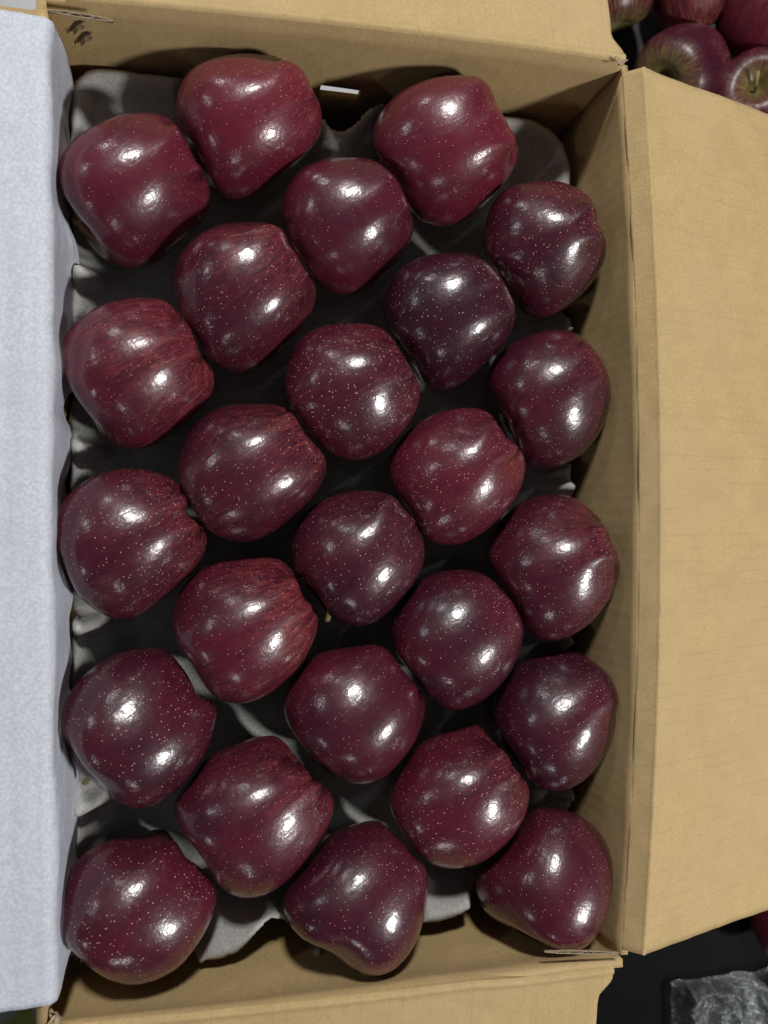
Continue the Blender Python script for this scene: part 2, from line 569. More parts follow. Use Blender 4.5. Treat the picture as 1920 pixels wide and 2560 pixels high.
# id: crop origin, outline traced in the crop, stem angle, tilt, (tone, streak, dots), label
AP = [
 (1, (400, 100), [(770,120),(960,130),(1180,180),(1310,240),(1375,330),(1420,440),(1495,560),(1530,700),(1520,860),(1440,1020),(1300,1160),(1130,1300),(960,1430),(760,1515),(620,1500),(490,1420),(400,1290),(280,1130),(170,900),(135,700),(150,540),(210,360),(330,240),(500,160)],
  213, 9, (.85, .30, .55), 'bright wine red apple with frayed russet stem end, topmost in the second column'),
 (2, (120, 260), [(900,70),(1050,90),(1170,150),(1240,240),(1310,360),(1370,500),(1460,610),(1525,760),(1535,900),(1500,1040),(1400,1160),(1250,1300),(1080,1470),(900,1560),(720,1545),(560,1490),(440,1390),(340,1240),(250,1130),(180,1000),(130,900),(90,780),(80,640),(120,490),(200,370),(330,260),(500,170),(680,95)],
  212, 12, (.52, .12, .40), 'plum red apple with a broad white shine, topmost in the leftmost column beside the paper'),
 (3, (900, 160), [(960,100),(1090,105),(1190,165),(1245,260),(1300,400),(1400,570),(1480,700),(1495,830),(1460,980),(1380,1110),(1240,1260),(1100,1400),(960,1500),(790,1545),(620,1510),(510,1420),(430,1300),(360,1150),(290,1020),(200,940),(130,830),(110,700),(140,560),(200,440),(290,330),(420,220),(600,140),(780,105)],
  205, 4, (.80, .14, .50), 'glossy crimson apple bulging to the right, topmost in the fourth column under the top flap'),
 (4, (660, 350), [(830,155),(1000,175),(1130,240),(1240,350),(1330,520),(1400,700),(1415,850),(1370,980),(1280,1130),(1150,1270),(1020,1390),(860,1470),(700,1460),(570,1400),(480,1310),(380,1180),(280,1020),(190,880),(140,720),(170,560),(230,420),(330,280),(480,205),(650,165)],
  215, 6, (.42, .08, .42), 'roundish dark plum apple, topmost in the middle column'),
 (5, (1140, 400), [(820,185),(980,200),(1130,250),(1250,330),(1320,450),(1330,590),(1400,690),(1425,820),(1400,960),(1310,1120),(1190,1280),(1060,1400),(900,1490),(760,1500),(640,1450),(560,1350),(480,1220),(380,1060),(290,930),(245,790),(260,640),(320,450),(420,290),(600,220)],
  207, 3, (.26, .22, .80), 'dark apple thickly freckled with pale dots, topmost in the rightmost column'),
 (6, (390, 530), [(850,95),(1030,95),(1150,130),(1220,210),(1250,310),(1330,400),(1390,520),(1460,590),(1510,700),(1510,830),(1450,990),(1370,1130),(1230,1270),(1080,1410),(930,1510),(780,1530),(640,1490),(520,1410),(440,1280),(360,1150),(250,1000),(170,830),(150,680),(180,500),(250,360),(380,220),(560,130),(700,105)],
  220, 2, (.36, .45, .62), 'dark apple with reddish upper edge and notched right end, second in the second column'),
 (7, (900, 580), [(870,190),(1020,190),(1130,240),(1270,340),(1360,470),(1440,620),(1475,740),(1460,860),(1390,1000),(1270,1150),(1120,1300),(980,1430),(830,1490),(690,1490),(600,1430),(540,1320),(460,1190),(370,1060),(260,910),(210,760),(220,640),(270,480),(370,340),(520,250),(700,205)],
  212, 5, (.10, .05, .70), 'nearly black plum apple, second down in the fourth column'),
 (8, (120, 710), [(900,125),(1050,135),(1160,190),(1240,290),(1340,400),(1390,540),(1450,680),(1550,770),(1575,900),(1550,1050),(1450,1170),(1300,1310),(1150,1440),(980,1540),(800,1565),(640,1520),(530,1450),(460,1350),(390,1240),(290,1110),(210,990),(140,860),(110,720),(115,590),(180,450),(280,330),(430,230),(600,165),(750,135)],
  208, 2, (.62, .75, .50), 'apple with brick red streaks on its right shoulder, second down in the leftmost column'),
 (9, (660, 760), [(800,180),(960,180),(1100,220),(1210,310),(1280,430),(1360,560),(1430,680),(1480,790),(1470,920),(1400,1080),(1290,1240),(1170,1360),(1020,1450),(840,1480),(690,1440),(560,1370),(480,1280),(380,1140),(290,1020),(210,880),(185,740),(210,590),(270,420),(360,300),(500,220),(650,190)],
  205, 4, (.32, .34, .85), 'densely dotted maroon apple with a tan fleck, second down in the middle column'),
 (10, (1140, 780), [(900,165),(1070,170),(1200,240),(1330,380),(1420,530),(1465,700),(1460,880),(1400,1060),(1300,1230),(1180,1360),(1020,1450),(850,1480),(680,1450),(560,1340),(470,1180),(390,1000),(310,850),(270,720),(290,580),(350,450),(470,330),(620,250),(770,190)],
  215, 10, (.24, .28, .48), 'round dark apple with four separate shines, second down in the rightmost column'),
 (11, (410, 960), [(800,185),(1000,185),(1140,215),(1230,290),(1300,420),(1390,530),(1490,620),(1540,740),(1520,880),(1450,1010),(1350,1140),(1200,1270),(1050,1390),(900,1470),(740,1500),(580,1480),(440,1400),(340,1280),(230,1100),(140,920),(120,760),(160,580),(250,420),(380,290),(540,210),(680,190)],
  214, 1, (.30, .55, .62), 'ribbed maroon apple with a pinched right end, third down in the second column'),
 (12, (920, 970), [(920,180),(1060,190),(1160,240),(1220,340),(1290,450),(1400,530),(1460,600),(1490,720),(1470,860),(1410,1010),(1290,1180),(1150,1320),(990,1430),(830,1490),(680,1480),(560,1440),(500,1340),(430,1210),(320,1060),(210,930),(180,790),(200,650),(260,530),(380,400),(540,280),(730,205)],
  220, 3, (.60, .30, .72), 'cherry red apple with a knobbly right shoulder, third down in the fourth column'),
 (13, (110, 1140), [(820,110),(1000,130),(1160,185),(1300,280),(1365,390),(1355,490),(1340,545),(1410,590),(1510,660),(1545,780),(1510,930),(1420,1070),(1300,1190),(1150,1330),(980,1470),(800,1545),(620,1530),(470,1450),(340,1340),(260,1200),(190,1020),(120,870),(95,720),(110,560),(180,430),(280,310),(430,210),(620,130)],
  208, 0, (.28, .50, .72), 'dark apple with a deep cleft in its right end, third down in the leftmost column'),
 (14, (680, 1180), [(880,170),(1050,185),(1170,240),(1240,340),(1340,430),(1410,580),(1445,720),(1430,860),(1370,1000),(1260,1150),(1120,1310),(980,1420),(820,1470),(660,1430),(520,1330),(420,1190),(280,1040),(190,890),(165,740),(190,600),(260,450),(360,330),(520,240),(700,185)],
  226, 6, (.20, .22, .66), 'dark plum apple with green stem stub at lower left, third in the middle column'),
 (15, (1160, 1200), [(860,125),(1010,150),(1130,220),(1270,350),(1360,470),(1390,590),(1460,700),(1475,850),(1430,1020),(1340,1180),(1220,1330),(1080,1440),(900,1520),(740,1510),(620,1450),(540,1330),(480,1180),(400,1040),(300,900),(220,780),(200,640),(260,480),(380,330),(500,230),(680,150)],
  204, 3, (.34, .48, .60), 'wide ribbed maroon apple by the cardboard wall, third down in the rightmost column'),
 (16, (390, 1350), [(880,155),(1060,155),(1190,190),(1280,280),(1340,400),(1385,540),(1450,590),(1515,660),(1530,780),(1500,920),(1430,1070),(1350,1200),(1220,1330),(1080,1450),(920,1530),(740,1545),(590,1510),(500,1430),(420,1310),(340,1170),(230,1040),(160,900),(145,740),(180,580),(250,440),(370,310),(540,220),(700,175)],
  209, 0, (.55, 1.0, .60), 'strongly streaked red brown apple with crumpled shine, fourth down in the second column'),
 (17, (920, 1380), [(850,155),(1000,170),(1140,230),(1270,360),(1370,480),(1450,630),(1470,760),(1440,930),(1360,1110),(1240,1270),(1120,1380),(980,1460),(840,1500),(690,1460),(570,1370),(470,1230),(370,1100),(250,950),(200,800),(210,660),(270,500),(360,370),(480,260),(650,180)],
  218, 8, (.30, .06, .66), 'smooth round dark burgundy apple, fourth down in the fourth column'),
 (18, (120, 1600), [(900,60),(1060,65),(1150,120),(1260,250),(1350,390),(1390,505),(1480,520),(1560,570),(1590,650),(1575,780),(1540,940),(1480,1080),(1400,1220),(1270,1370),(1130,1490),(980,1580),(830,1595),(690,1550),(590,1490),(510,1400),(400,1330),(330,1290),(250,1200),(160,1060),(95,900),(90,760),(140,610),(230,450),(350,310),(500,200),(700,95)],
  216, 12, (.26, .08, .74), 'dark apple with its stem hollow at lower left, fourth down in the leftmost column'),
 (19, (670, 1570), [(950,145),(1060,160),(1150,215),(1230,350),(1350,480),(1450,600),(1490,700),(1470,840),(1420,1000),(1340,1150),(1210,1310),(1080,1430),(900,1480),(740,1450),(600,1390),(490,1310),(400,1190),(270,1040),(170,900),(130,760),(150,620),(210,480),(310,350),(440,250),(600,200),(780,160)],
  224, 4, (.38, .05, .45), 'smooth deep burgundy apple with few dots, fourth down in the middle column'),
 (20, (1160, 1590), [(880,110),(1040,140),(1180,200),(1330,320),(1430,470),(1465,620),(1450,820),(1390,1010),(1290,1200),(1160,1350),(1000,1450),(850,1470),(730,1440),(620,1380),(560,1270),(470,1150),(350,1010),(270,890),(240,740),(270,570),(370,400),(480,270),(620,170),(740,115)],
  215, 7, (.15, .08, .60), 'dark purple apple with a short pink scratch, fourth down in the rightmost column'),
 (21, (410, 1820), [(1000,60),(1090,90),(1180,190),(1280,320),(1365,410),(1395,480),(1480,500),(1560,570),(1605,680),(1590,820),(1530,960),(1450,1100),(1340,1250),(1200,1420),(1060,1530),(900,1600),(750,1610),(620,1570),(510,1480),(440,1340),(330,1180),(170,1000),(100,850),(90,740),(130,620),(240,500),(350,340),(470,230),(650,160),(830,90)],
  213, -3, (.36, .55, .50), 'large conical apple with an orange red right rim, lowest in the second column'),
 (22, (930, 1770), [(930,145),(1010,160),(1080,240),(1160,330),(1270,420),(1320,540),(1410,620),(1480,720),(1485,860),(1450,1010),(1380,1140),(1270,1280),(1120,1410),(960,1490),(780,1525),(620,1500),(510,1440),(410,1350),(340,1240),(230,1080),(160,930),(165,790),(220,630),(310,500),(430,350),(580,260),(760,195)],
  212, 2, (.48, .35, .78), 'freckled red apple with a bumpy upper right edge, lowest in the fourth column'),
 (23, (1140, 1970), [(720,190),(860,180),(1000,205),(1150,235),(1290,340),(1400,470),(1470,640),(1485,850),(1470,1050),(1420,1230),(1340,1390),(1240,1500),(1130,1540),(980,1525),(800,1460),(620,1390),(440,1290),(300,1210),(220,1080),(165,900),(180,770),(280,680),(440,550),(570,400),(640,270)],
  255, 5, (.44, .06, .55), 'heart shaped purple red apple in the lower right corner, lowest in the rightmost column'),
 (24, (120, 2040), [(1090,100),(1150,180),(1230,270),(1290,390),(1420,460),(1500,540),(1560,640),(1600,700),(1580,850),(1520,1020),(1450,1150),(1360,1290),(1250,1420),(1130,1500),(980,1570),(800,1605),(620,1570),(460,1480),(320,1370),(200,1250),(120,1110),(100,950),(105,780),(150,610),(240,450),(370,320),(520,240),(720,205),(920,150)],
  226, 2, (.42, .14, .80), 'big plum apple with many dots in the lower left corner, lowest in the leftmost column'),
 (25, (670, 2020), [(960,110),(1070,130),(1170,240),(1290,340),(1330,420),(1450,500),(1500,600),(1515,740),(1500,900),(1460,1100),(1410,1250),(1320,1400),(1200,1530),(1060,1585),(940,1580),(830,1530),(715,1455),(580,1375),(405,1290),(270,1195),(180,1070),(135,920),(160,770),(230,670),(350,550),(460,400),(560,260),(760,160)],
  220, 3, (.30, .05, .62), 'dark burgundy apple tapering to a rounded lower point, lowest in the middle column'),
]
APPLE = {}
for (aid, org, poly, psi, eps, tone, label) in AP:
    q = np.array([(org[0] + K * x, org[1] + K * y) for x, y in poly])
    c2 = 0.5 * (q.max(0) + q.min(0)) * 0.5 + 0.5 * q.mean(0)
    centre = at(c2[0], c2[1], {23: 0.006, 25: 0.008, 20: -0.002, 10: -0.002, 4: -0.003, 1: -0.002}.get(aid, 0.0))
    o, az, Q = build_apple('apple', 100 + aid, centre, 0.0372, psi, eps, label, 'apple', 'apples in the pulp tray', tone, M['apple'], q,
                           lobe=0.3 if aid in (23, 25) else 0.55 if aid in (4, 10, 17, 20) else 1.0, tall=1.0)
    APPLE[aid] = (o, centre, az, Q)

def stem_for(aid, tip_px, z_tip, r=0.0011):
    o, c, az, Q = APPLE[aid]
    tip = at(tip_px[0], tip_px[1], z_tip) - c
    root = Q[0].mean(0)
    mid = root * 0.5 + tip * 0.5 + np.array([0.0008, 0.0006, 0.001])
    tube('stem', [root * 1.0, mid, tip], [r * 0.85, r * 0.8, r * 1.35], M['stem'], o, M['stemtip'])

stem_for(14, (680 + K * 515, 1180 + K * 1398), -0.004, 0.0013)
stem_for(9, (660 + K * 255, 760 + K * 985), -0.004)
stem_for(18, (120 + K * 345, 1600 + K * 1345), -0.006)
stem_for(3, (900 + K * 330, 160 + K * 985), -0.016)
stem_for(2, (120 + K * 250, 260 + K * 1110), -0.012, 0.0014)

# ------------------------------------------------------------------ carton
RIM_R, RIM_L = 0.040, 0.029
XL, XR, YT, YB = -0.1665, 0.1215, 0.2365, -0.2365
FLOOR_Z = -0.205
BOARD = 0.0042
box = empty('cardboard_box', (0, 0, FLOOR_Z), label='open kraft cardboard apple box with all flaps folded outwards', cat='box')

def bput(name, me, parent=None, label=None):
    o = put(name, me, parent or box, label=label)
    if parent is None:
        o.location = (0, 0, -FLOOR_Z)
    return o

def rim(x):
    t = (x - XL) / (XR - XL)
    return RIM_L + (RIM_R - RIM_L) * t

def bow(y):
    return 0.0105 * (1 - (y / 0.2365)**2)

def wig(x, y, s, a):
    return a * noise.noise(Vector((x * s, y * s, 3.7)))

# side walls: (u along the wall, z up) grids, inner face modelled, thickness outwards
def wall(name, pts_fn, nu, nz, mat, t, label=None, skip=None):
    P = np.zeros((nu, nz, 3))
    for i in range(nu):
        for j in range(nz):
            P[i, j] = pts_fn(i / (nu - 1), j / (nz - 1))
    me = grid_mesh(name, P, mat)
    if skip:
        bm = bmesh.new()
        bm.from_mesh(me)
        kill = [f for f in bm.faces if skip(f.calc_center_median())]
        bmesh.ops.delete(bm, geom=kill, context='FACES')
        bm.to_mesh(me)
        bm.free()
    o = bput(name, me, label=label)
    solidify(o, BOARD, t)
    return o

def right_wall(u, v):
    y = YB + u * (YT - YB)
    z = FLOOR_Z + v * (RIM_R - 0.0036 - FLOOR_Z)
    b = bow(y) * sstep(-0.10, 0.04, z)
    y = y - 0.0075 * (1 - u)**8 * sstep(0.038, 0.014, z) + 0.002 * u**8
    return (XR + b + wig(y, z, 30, 0.0012), y, z)

def left_wall(u, v):
    y = YB + u * (YT - YB)
    z = FLOOR_Z + v * (RIM_L - FLOOR_Z)
    return (XL, y, z)

ZL = None
HOLE = (-0.0330, -0.0090, -0.0282, -0.0168)
def top_wall(u, v):
    x = XL - 0.0045 + u * (XR - XL + 0.004)
    zs = [FLOOR_Z, -0.12, -0.07, -0.038, HOLE[2], -0.024, HOLE[3], -0.008, 0.0, 0.008, 0.016, 0.024, 1.0]
    f = v * (len(zs) - 1)
    i = min(int(round(f)), len(zs) - 1)
    z = rim(x) if i == len(zs) - 1 else zs[i]
    if i == len(zs) - 2:
        z = rim(x) - 0.010
    return (x, YT + 0.0022 * math.sin(math.pi * u) * sstep(-0.1, 0.04, z) + wig(x, z, 28, 0.0010), z)

def bottom_wall(u, v):
    x = XL - 0.0045 + u * (XR - XL + 0.004)
    z = FLOOR_Z + v * (rim(x) - 0.001 - FLOOR_Z)
    return (x, YB - 0.0015 * math.sin(math.pi * u) * sstep(-0.1, 0.04, z) - 0.006 * sstep(0.036, 0.012, z) * sstep(-0.1, -0.02, z) + wig(x, z, 24, 0.0012), z)

wall('wall', right_wall, 60, 40, M['card_y'], -1.0, 'bowed right wall of the box, half in shadow')
wall('wall', left_wall, 8, 8, M['card_y'], 1.0, 'left wall hidden behind white paper')
tw = wall('wall', top_wall, 142, 13, M['card_x'], 1.0, 'top wall with a hand hole and two staple tears',
     skip=lambda c: HOLE[0] < c.x < HOLE[1] and HOLE[2] < c.z < HOLE[3])
bw = wall('wall', bottom_wall, 60, 30, M['card_x'], -1.0, 'bottom wall with soft apple shadows')
bput('floor_panel', mesh_from('floor_panel', [(XL, YB, FLOOR_Z + .001), (XR, YB, FLOOR_Z + .001), (XR, YT, FLOOR_Z + .001), (XL, YT, FLOOR_Z + .001)], [(0, 1, 2, 3)], M['card_y'], False))

def flap(name, fn, nu, nv, mat, t, label):
    P = np.zeros((nu, nv, 3))
    for i in range(nu):
        for j in range(nv):
            P[i, j] = fn(i / (nu - 1), j / (nv - 1))
    o = bput(name, grid_mesh(name, P, mat), label=label)
    solidify(o, BOARD, t)
    return o

# right flap: rolled crease then a gently drooping panel
def right_flap(u, v):
    # u along y, v outwards
    hy_t, hy_b = 0.2345, -0.2335
    L = 0.150
    s = (v / 0.4) * 0.016 if v < 0.4 else 0.016 + ((v - 0.4) / 0.6)**1.3 * (L - 0.016)
    y0 = hy_b + u * (hy_t - hy_b)
    taper = 1 + 0.012 * s / L
    y = y0 * taper
    x0 = XR + bow(y0)
    # a turned-up band between two score lines, then the drooping panel
    band = 0.0098
    if s < band:
        dx = 0.86 * s
        dz = -0.0062 + 0.72 * s
    else:
        q = s - band
        dx = 0.86 * band + q * 0.968
        dz = -0.0062 + 0.72 * band + 0.0007 * math.exp(-(q / 0.0018)**2) - 0.29 * max(0.0, q - 0.001)
    # crease across the flap
    cr = 0.0011 * math.exp(-((y + 0.043 - 0.06 * (s / L - 0.2)) / 0.0025)**2) * sstep(0.0, 0.01, s)
    return (x0 + dx, y, RIM_R + 0.0025 + dz + cr + wig(x0 + dx, y, 14, 0.0016) * sstep(0.004, 0.04, s) + wig(s, y, 120, 0.0005))
rf = flap('flap', right_flap, 130, 44, M['card_y'], -1.0, 'long right flap sloping down out of the picture')

# top flap (short end), chamfered at its right end
def top_flap(u, v):
    L = 0.135
    s = v * v * L if v < 0.35 else (0.35**2 + (v - 0.35) / 0.65 * (1 - 0.35**2)) * L
    xa, xb = XL + 0.0085, XR - 0.0010
    ch = 0.0062 * sstep(0.004, 0.016, s)
    xa2 = xa + 0.001 * sstep(0, 0.01, s)
    x = xa2 + u * (xb - ch - xa2)
    y0 = YT + 0.0022 * math.sin(math.pi * u)
    z = rim(x) + 0.0020 + 0.0016 * math.sin(min(1, s / 0.005) * math.pi) - 0.20 * max(0.0, s - 0.004)
    return (x, y0 + s, z + wig(x, s, 16, 0.0014) * sstep(0.003, 0.03, s) + wig(x, s, 220, 0.00035))
tf = flap('flap', top_flap, 110, 36, M['card_x'], 1.0, 'top end flap lying back over the edge')

def bottom_flap(u, v):
    L = 0.135
    s = v * v * L if v < 0.35 else (0.35**2 + (v - 0.35) / 0.65 * (1 - 0.35**2)) * L
    xa, xb = XL + 0.0075, XR - 0.0060
    ch = 0.0075 * sstep(0.006, 0.018, s)
    x = xa + u * (xb - ch - xa)
    y0 = YB - 0.0015 * math.sin(math.pi * u) - 0.0035 * sstep(0.70, 0.86, u)
    z = rim(x) + 0.0020 + 0.0014 * math.sin(min(1, s / 0.005) * math.pi) - 0.16 * max(0.0, s - 0.004) - 0.0028 * sstep(0.72, 0.86, u)
    ck = 0.0016 * math.exp(-((x + 0.143 + 0.18 * s) / 0.0025)**2) * sstep(0, 0.004, s)
    return (x, y0 - s, z - ck + wig(x, s, 18, 0.0014) * sstep(0.003, 0.03, s) + wig(x, s, 200, 0.0004))
bf = flap('flap', bottom_flap, 110, 36, M['card_x'], -1.0, 'bottom end flap with a cut right corner')

def left_flap(u, v):
    L = 0.140
    y0 = -0.2285 + u * 0.460
    s = v * v * L
    return (XL - s, y0, RIM_L + 0.0010 * math.sin(min(1, s / 0.006) * math.pi) - 0.03 * s + wig(s, y0, 18, 0.0008) * sstep(0.003, 0.03, s))
lf = flap('flap', left_flap, 60, 20, M['card_y'], 1.0, 'left flap almost covered by white paper')

# open corrugated edge at the lower right corner: liner, fluting, liner
def corrugated(parent, p0, p1, height, wid, n, name='corrugated_edge'):
    p0, p1 = np.array(p0, float), np.array(p1, float)
    d = (p1 - p0)
    ln = np.linalg.norm(d)
    d /= ln
    nrm = np.array([-d[1], d[0], 0])
    V_, Fc, Mi = [], [], []
    def ribbon(off_fn, n, thick, mi):
        base = len(V_)
        for i in range(n + 1):
            t = i / n
            o_ = off_fn(t)
            edge = math.sin(math.pi * t)**0.5
            for side in (-1, 1):
                for zz in (0, 1):
                    p = p0 + d * ln * t + nrm * (o_ * edge + side * thick / 2)
                    V_.append((p[0], p[1], p[2] + (zz - 1) * height + 0.0004 * noise.noise(Vector((t * 30, o_ * 900, 1)))))
        for i in range(n):
            a = base + 4 * i
            b = a + 4
            for q in ((a + 1, b + 1, b + 3, a + 3), (a, b, b + 1, a + 1), (a + 2, a + 3, b + 3, b + 2)):
                Fc.append(q)
                Mi.append(mi)
    ribbon(lambda t: -wid / 2, 40, 0.00026, 0)
    ribbon(lambda t: wid / 2, 40, 0.00026, 0)
    ribbon(lambda t: 0.44 * wid * math.sin(t * n * 2 * math.pi), n * 10, 0.00016, 0)
    b = len(V_)
    for t, s in ((0, -1), (1, -1), (1, 1), (0, 1)):
        e = 0.95
        p = p0 + d * ln * t + nrm * (s * wid / 2 * e)
        V_.append((p[0], p[1], p[2] - height))
    Fc.append((b, b + 1, b + 2, b + 3))  # dark fill under the fluting, its shade put in as colour
    Mi.append(1)
    me = mesh_from(name, V_, Fc, M['torn'], False)
    me.materials.append(M['hollow'])
    for i, f in enumerate(me.polygons):
        f.material_index = Mi[i]
    return put(name, me, parent)

a0, a1 = at(1362, 2380, 0.0430), at(1548, 2383, 0.0450)
corrugated(bw, a0, a1, 0.0010, 0.0015, 6)
a0, a1 = at(118, 24, 0.0350), at(283, 51, 0.0375)
corrugated(tf, a0, a1, 0.0009, 0.0017, 3, 'torn_crease')

# two chevron shaped staple tears in the top wall
def staple(px0):
    V_, Fc, Mi = [], [], []
    def on_wall(dx, dy):
        x, y = px0[0] + dx, px0[1] + dy
        d = FW + (x - 960) / F * RT + (1280 - y) / F * UP
        yy = YT - 0.0007
        return CAM + d * ((yy - CAM[1]) / d[1])
    dark = [(-22, 14), (-12, 4), (0, -10), (12, -12), (22, -10), (10, -3), (2, 0), (-8, 12), (-16, 16)]  # flat dark patch painting the shade inside the torn opening
    b = len(V_)
    for p in dark:
        V_.append(on_wall(*p))
    Fc.append(tuple(range(b, b + len(dark))))
    Mi.append(1)
    for poly, lift in (([(-9, 13), (2, 0), (6, 3), (-4, 15)], 0.0016), ([(2, 0), (12, -4), (24, -9), (18, -2), (8, 3)], 0.0019), ([(-24, 12), (-14, 1), (-16, 5), (-22, 16)], 0.0012)):
        b = len(V_)
        for i, p in enumerate(poly):
            w = on_wall(*p)
            w = w + np.array([0, -(0.0002 + lift * (i >= len(poly) // 2)), 0])
            V_.append(w)
        Fc.append(tuple(range(b, b + len(poly))))
        Mi.append(0)
    me = mesh_from('staple_tear', V_, Fc, M['torn'], False)
    me.materials.append(M['hollow'])
    for i, f in enumerate(me.polygons):
        f.material_index = Mi[i]
    return put('staple_tear', me, tw)
staple((190, 64))
staple((209, 92))

# frayed liner at the lower left and upper right corners
def frayed(parent, c, n, size, seed):
    rng = np.random.default_rng(seed)
    V_, Fc = [], []
    for i in range(n):
        a = rng.uniform(0, 6.28)
        l, w = size * rng.uniform(0.5, 1.1), size * rng.uniform(0.12, 0.3)
        p = np.array(c) + rng.normal(0, size * 0.25, 3) * np.array([1, 1, 0.3])
        d = np.array([math.cos(a), math.sin(a), rng.uniform(0.0, 0.6)])
        q = np.array([-d[1], d[0], rng.uniform(-0.3, 0.3)])
        b = len(V_)
        for u, v, h in ((0, -1, 0), (0.4, -0.8, 0.1), (1, -0.1, 0.25), (0.9, 0.4, 0.22), (0.35, 1, 0.12), (0, 0.8, 0)):
            V_.append(p + d * l * u + q * w * v + np.array([0, 0, h * l]))
        Fc.append(tuple(range(b, b + 6)))
    return put('torn_corner', mesh_from('torn_corner', V_, Fc, M['torn'], False), parent)
frayed(bf, at(146, 2540, 0.036), 9, 0.0042, 2)
frayed(tf, at(1552, 158, 0.0445), 6, 0.0034, 5)

# ------------------------------------------------------------------ moulded pulp tray
TX0, TX1, TY0, TY1 = -0.1635, 0.1180, -0.2345, 0.2325
cups = np.array([APPLE[a][1] for a in APPLE])

def tray_sdf(x, y):
    """negative inside the tray outline"""
    cx, cy = (TX0 + TX1) / 2, (TY0 + TY1) / 2
    hx, hy = (TX1 - TX0) / 2, (TY1 - TY0) / 2
    r = 0.030 if (x > cx and y > cy) else 0.016
    # bays and a ragged lower edge
    yb = 0.0
    if y < cy:
        yb = 0.0175 * math.exp(-((x + 0.0600) / 0.0130)**2) + 0.010 * math.exp(-((x - 0.062) / 0.013)**2) + 0.0007 * noise.noise(Vector((x * 140, 0.3, 0)))
        yb += 0.006 * sstep(-0.05, 0.03, x)
    else:
        yb = 0.0200 * math.exp(-((x + 0.0225) / 0.0150)**2) + 0.0006 * noise.noise(Vector((x * 120, 5.3, 0)))
    xb = 0.0010 * noise.noise(Vector((y * 120, 9.1, 0)))
    dx, dy = abs(x - cx) + xb - (hx - r), abs(y - cy) + yb - (hy - r)
    return math.hypot(max(dx, 0), max(dy, 0)) + min(max(dx, dy), 0) - r

posts = []
cols = [(2, 8, 13, 18, 24), (1, 6, 11, 16, 21), (4, 9, 14, 19, 25), (3, 7, 12, 17, 22), (5, 10, 15, 20, 23)]
for cl in cols:
    for a, b in zip(cl[:-1], cl[1:]):
        posts.append(0.5 * (APPLE[a][1] + APPLE[b][1]))

def tray_h(x, y, sd):
    e = -sd
    z = -0.0370 + 0.0130 * float(sstep(0.032, 0.012, e))
    z += 0.0115 * float(sstep(0.014, 0.0045, e))                 # raised rim
    z -= 0.0030 * float(sstep(0.003, 0.0, e))
    z += 0.0125 * float(sstep(-0.204, -0.220, y))
    for p in posts:                                            # saddles between neighbours
        dx, dy = x - p[0], y - p[1]
        if abs(dx) < 0.04 and abs(dy) < 0.02:
            z += 0.0030 * math.exp(-(dx / 0.017)**4 - (dy / 0.0062)**2)
    # cross ribs reaching the long rims
    for cl, sgn in ((cols[0], -1), (cols[4], 1)):
        for a, b in zip(cl[:-1], cl[1:]):
            py = 0.5 * (APPLE[a][1][1] + APPLE[b][1][1]) - 0.004 * sgn
            edge = TX0 if sgn < 0 else TX1
            if abs(x - edge) < 0.02:
                z += 0.0120 * math.exp(-((x - edge - 0.009 * -sgn) / 0.0075)**4 - ((y - py) / 0.0042)**4)
    d2 = (cups[:, 0] - x)**2 + (cups[:, 1] - y)**2
    R = 0.0445
    dm = d2.min()
    if dm < R * R:
        cz = float(cups[d2.argmin(), 2]) - math.sqrt(R * R - dm) - 0.001
        # smooth minimum
        kk = 0.004
        hh = max(0.0, min(1.0, 0.5 + 0.5 * (z - cz) / kk))
        z = cz * hh + z * (1 - hh) - kk * hh * (1 - hh)
    z = max(z, -0.047)
    return z + 0.0007 * noise.noise(Vector((x * 90, y * 90, 2)))

ST = 0.0021
nx, ny = int((TX1 - TX0) / ST) + 5, int((TY1 - TY0) / ST) + 5
vid, tv, tfc = {}, [], []
sd_ = np.zeros((nx, ny))
for i in range(nx):
    for j in range(ny):
        sd_[i, j] = tray_sdf(TX0 - 2 * ST + i * ST, TY0 - 2 * ST + j * ST)
def tvert(i, j):
    if (i, j) in vid:
        return vid[(i, j)]
    x, y = TX0 - 2 * ST + i * ST, TY0 - 2 * ST + j * ST
    s = sd_[i, j]
    if s > -0.45 * ST:
        for _ in range(3):
            s = tray_sdf(x, y)
            h = 2e-4
            gx, gy = (tray_sdf(x + h, y) - s) / h, (tray_sdf(x, y + h) - s) / h
            g = gx * gx + gy * gy + 1e-9
            x -= s * gx / g
            y -= s * gy / g
        s = 0.0
    vid[(i, j)] = len(tv)
    tv.append((x, y, tray_h(x, y, min(0, s))))
    return vid[(i, j)]
for i in range(nx - 1):
    for j in range(ny - 1):
        if max(sd_[i, j], sd_[i + 1, j], sd_[i + 1, j + 1], sd_[i, j + 1]) < 0.55 * ST:
            tfc.append((tvert(i, j), tvert(i + 1, j), tvert(i + 1, j + 1), tvert(i, j + 1)))
tray = put('pulp_tray', mesh_from('pulp_tray', tv, tfc, M['pulp']), None, (0, 0, 0), 'grey moulded pulp tray with cups holding the apples inside the box', 'tray')
solidify(tray, 0.0022, -1.0)

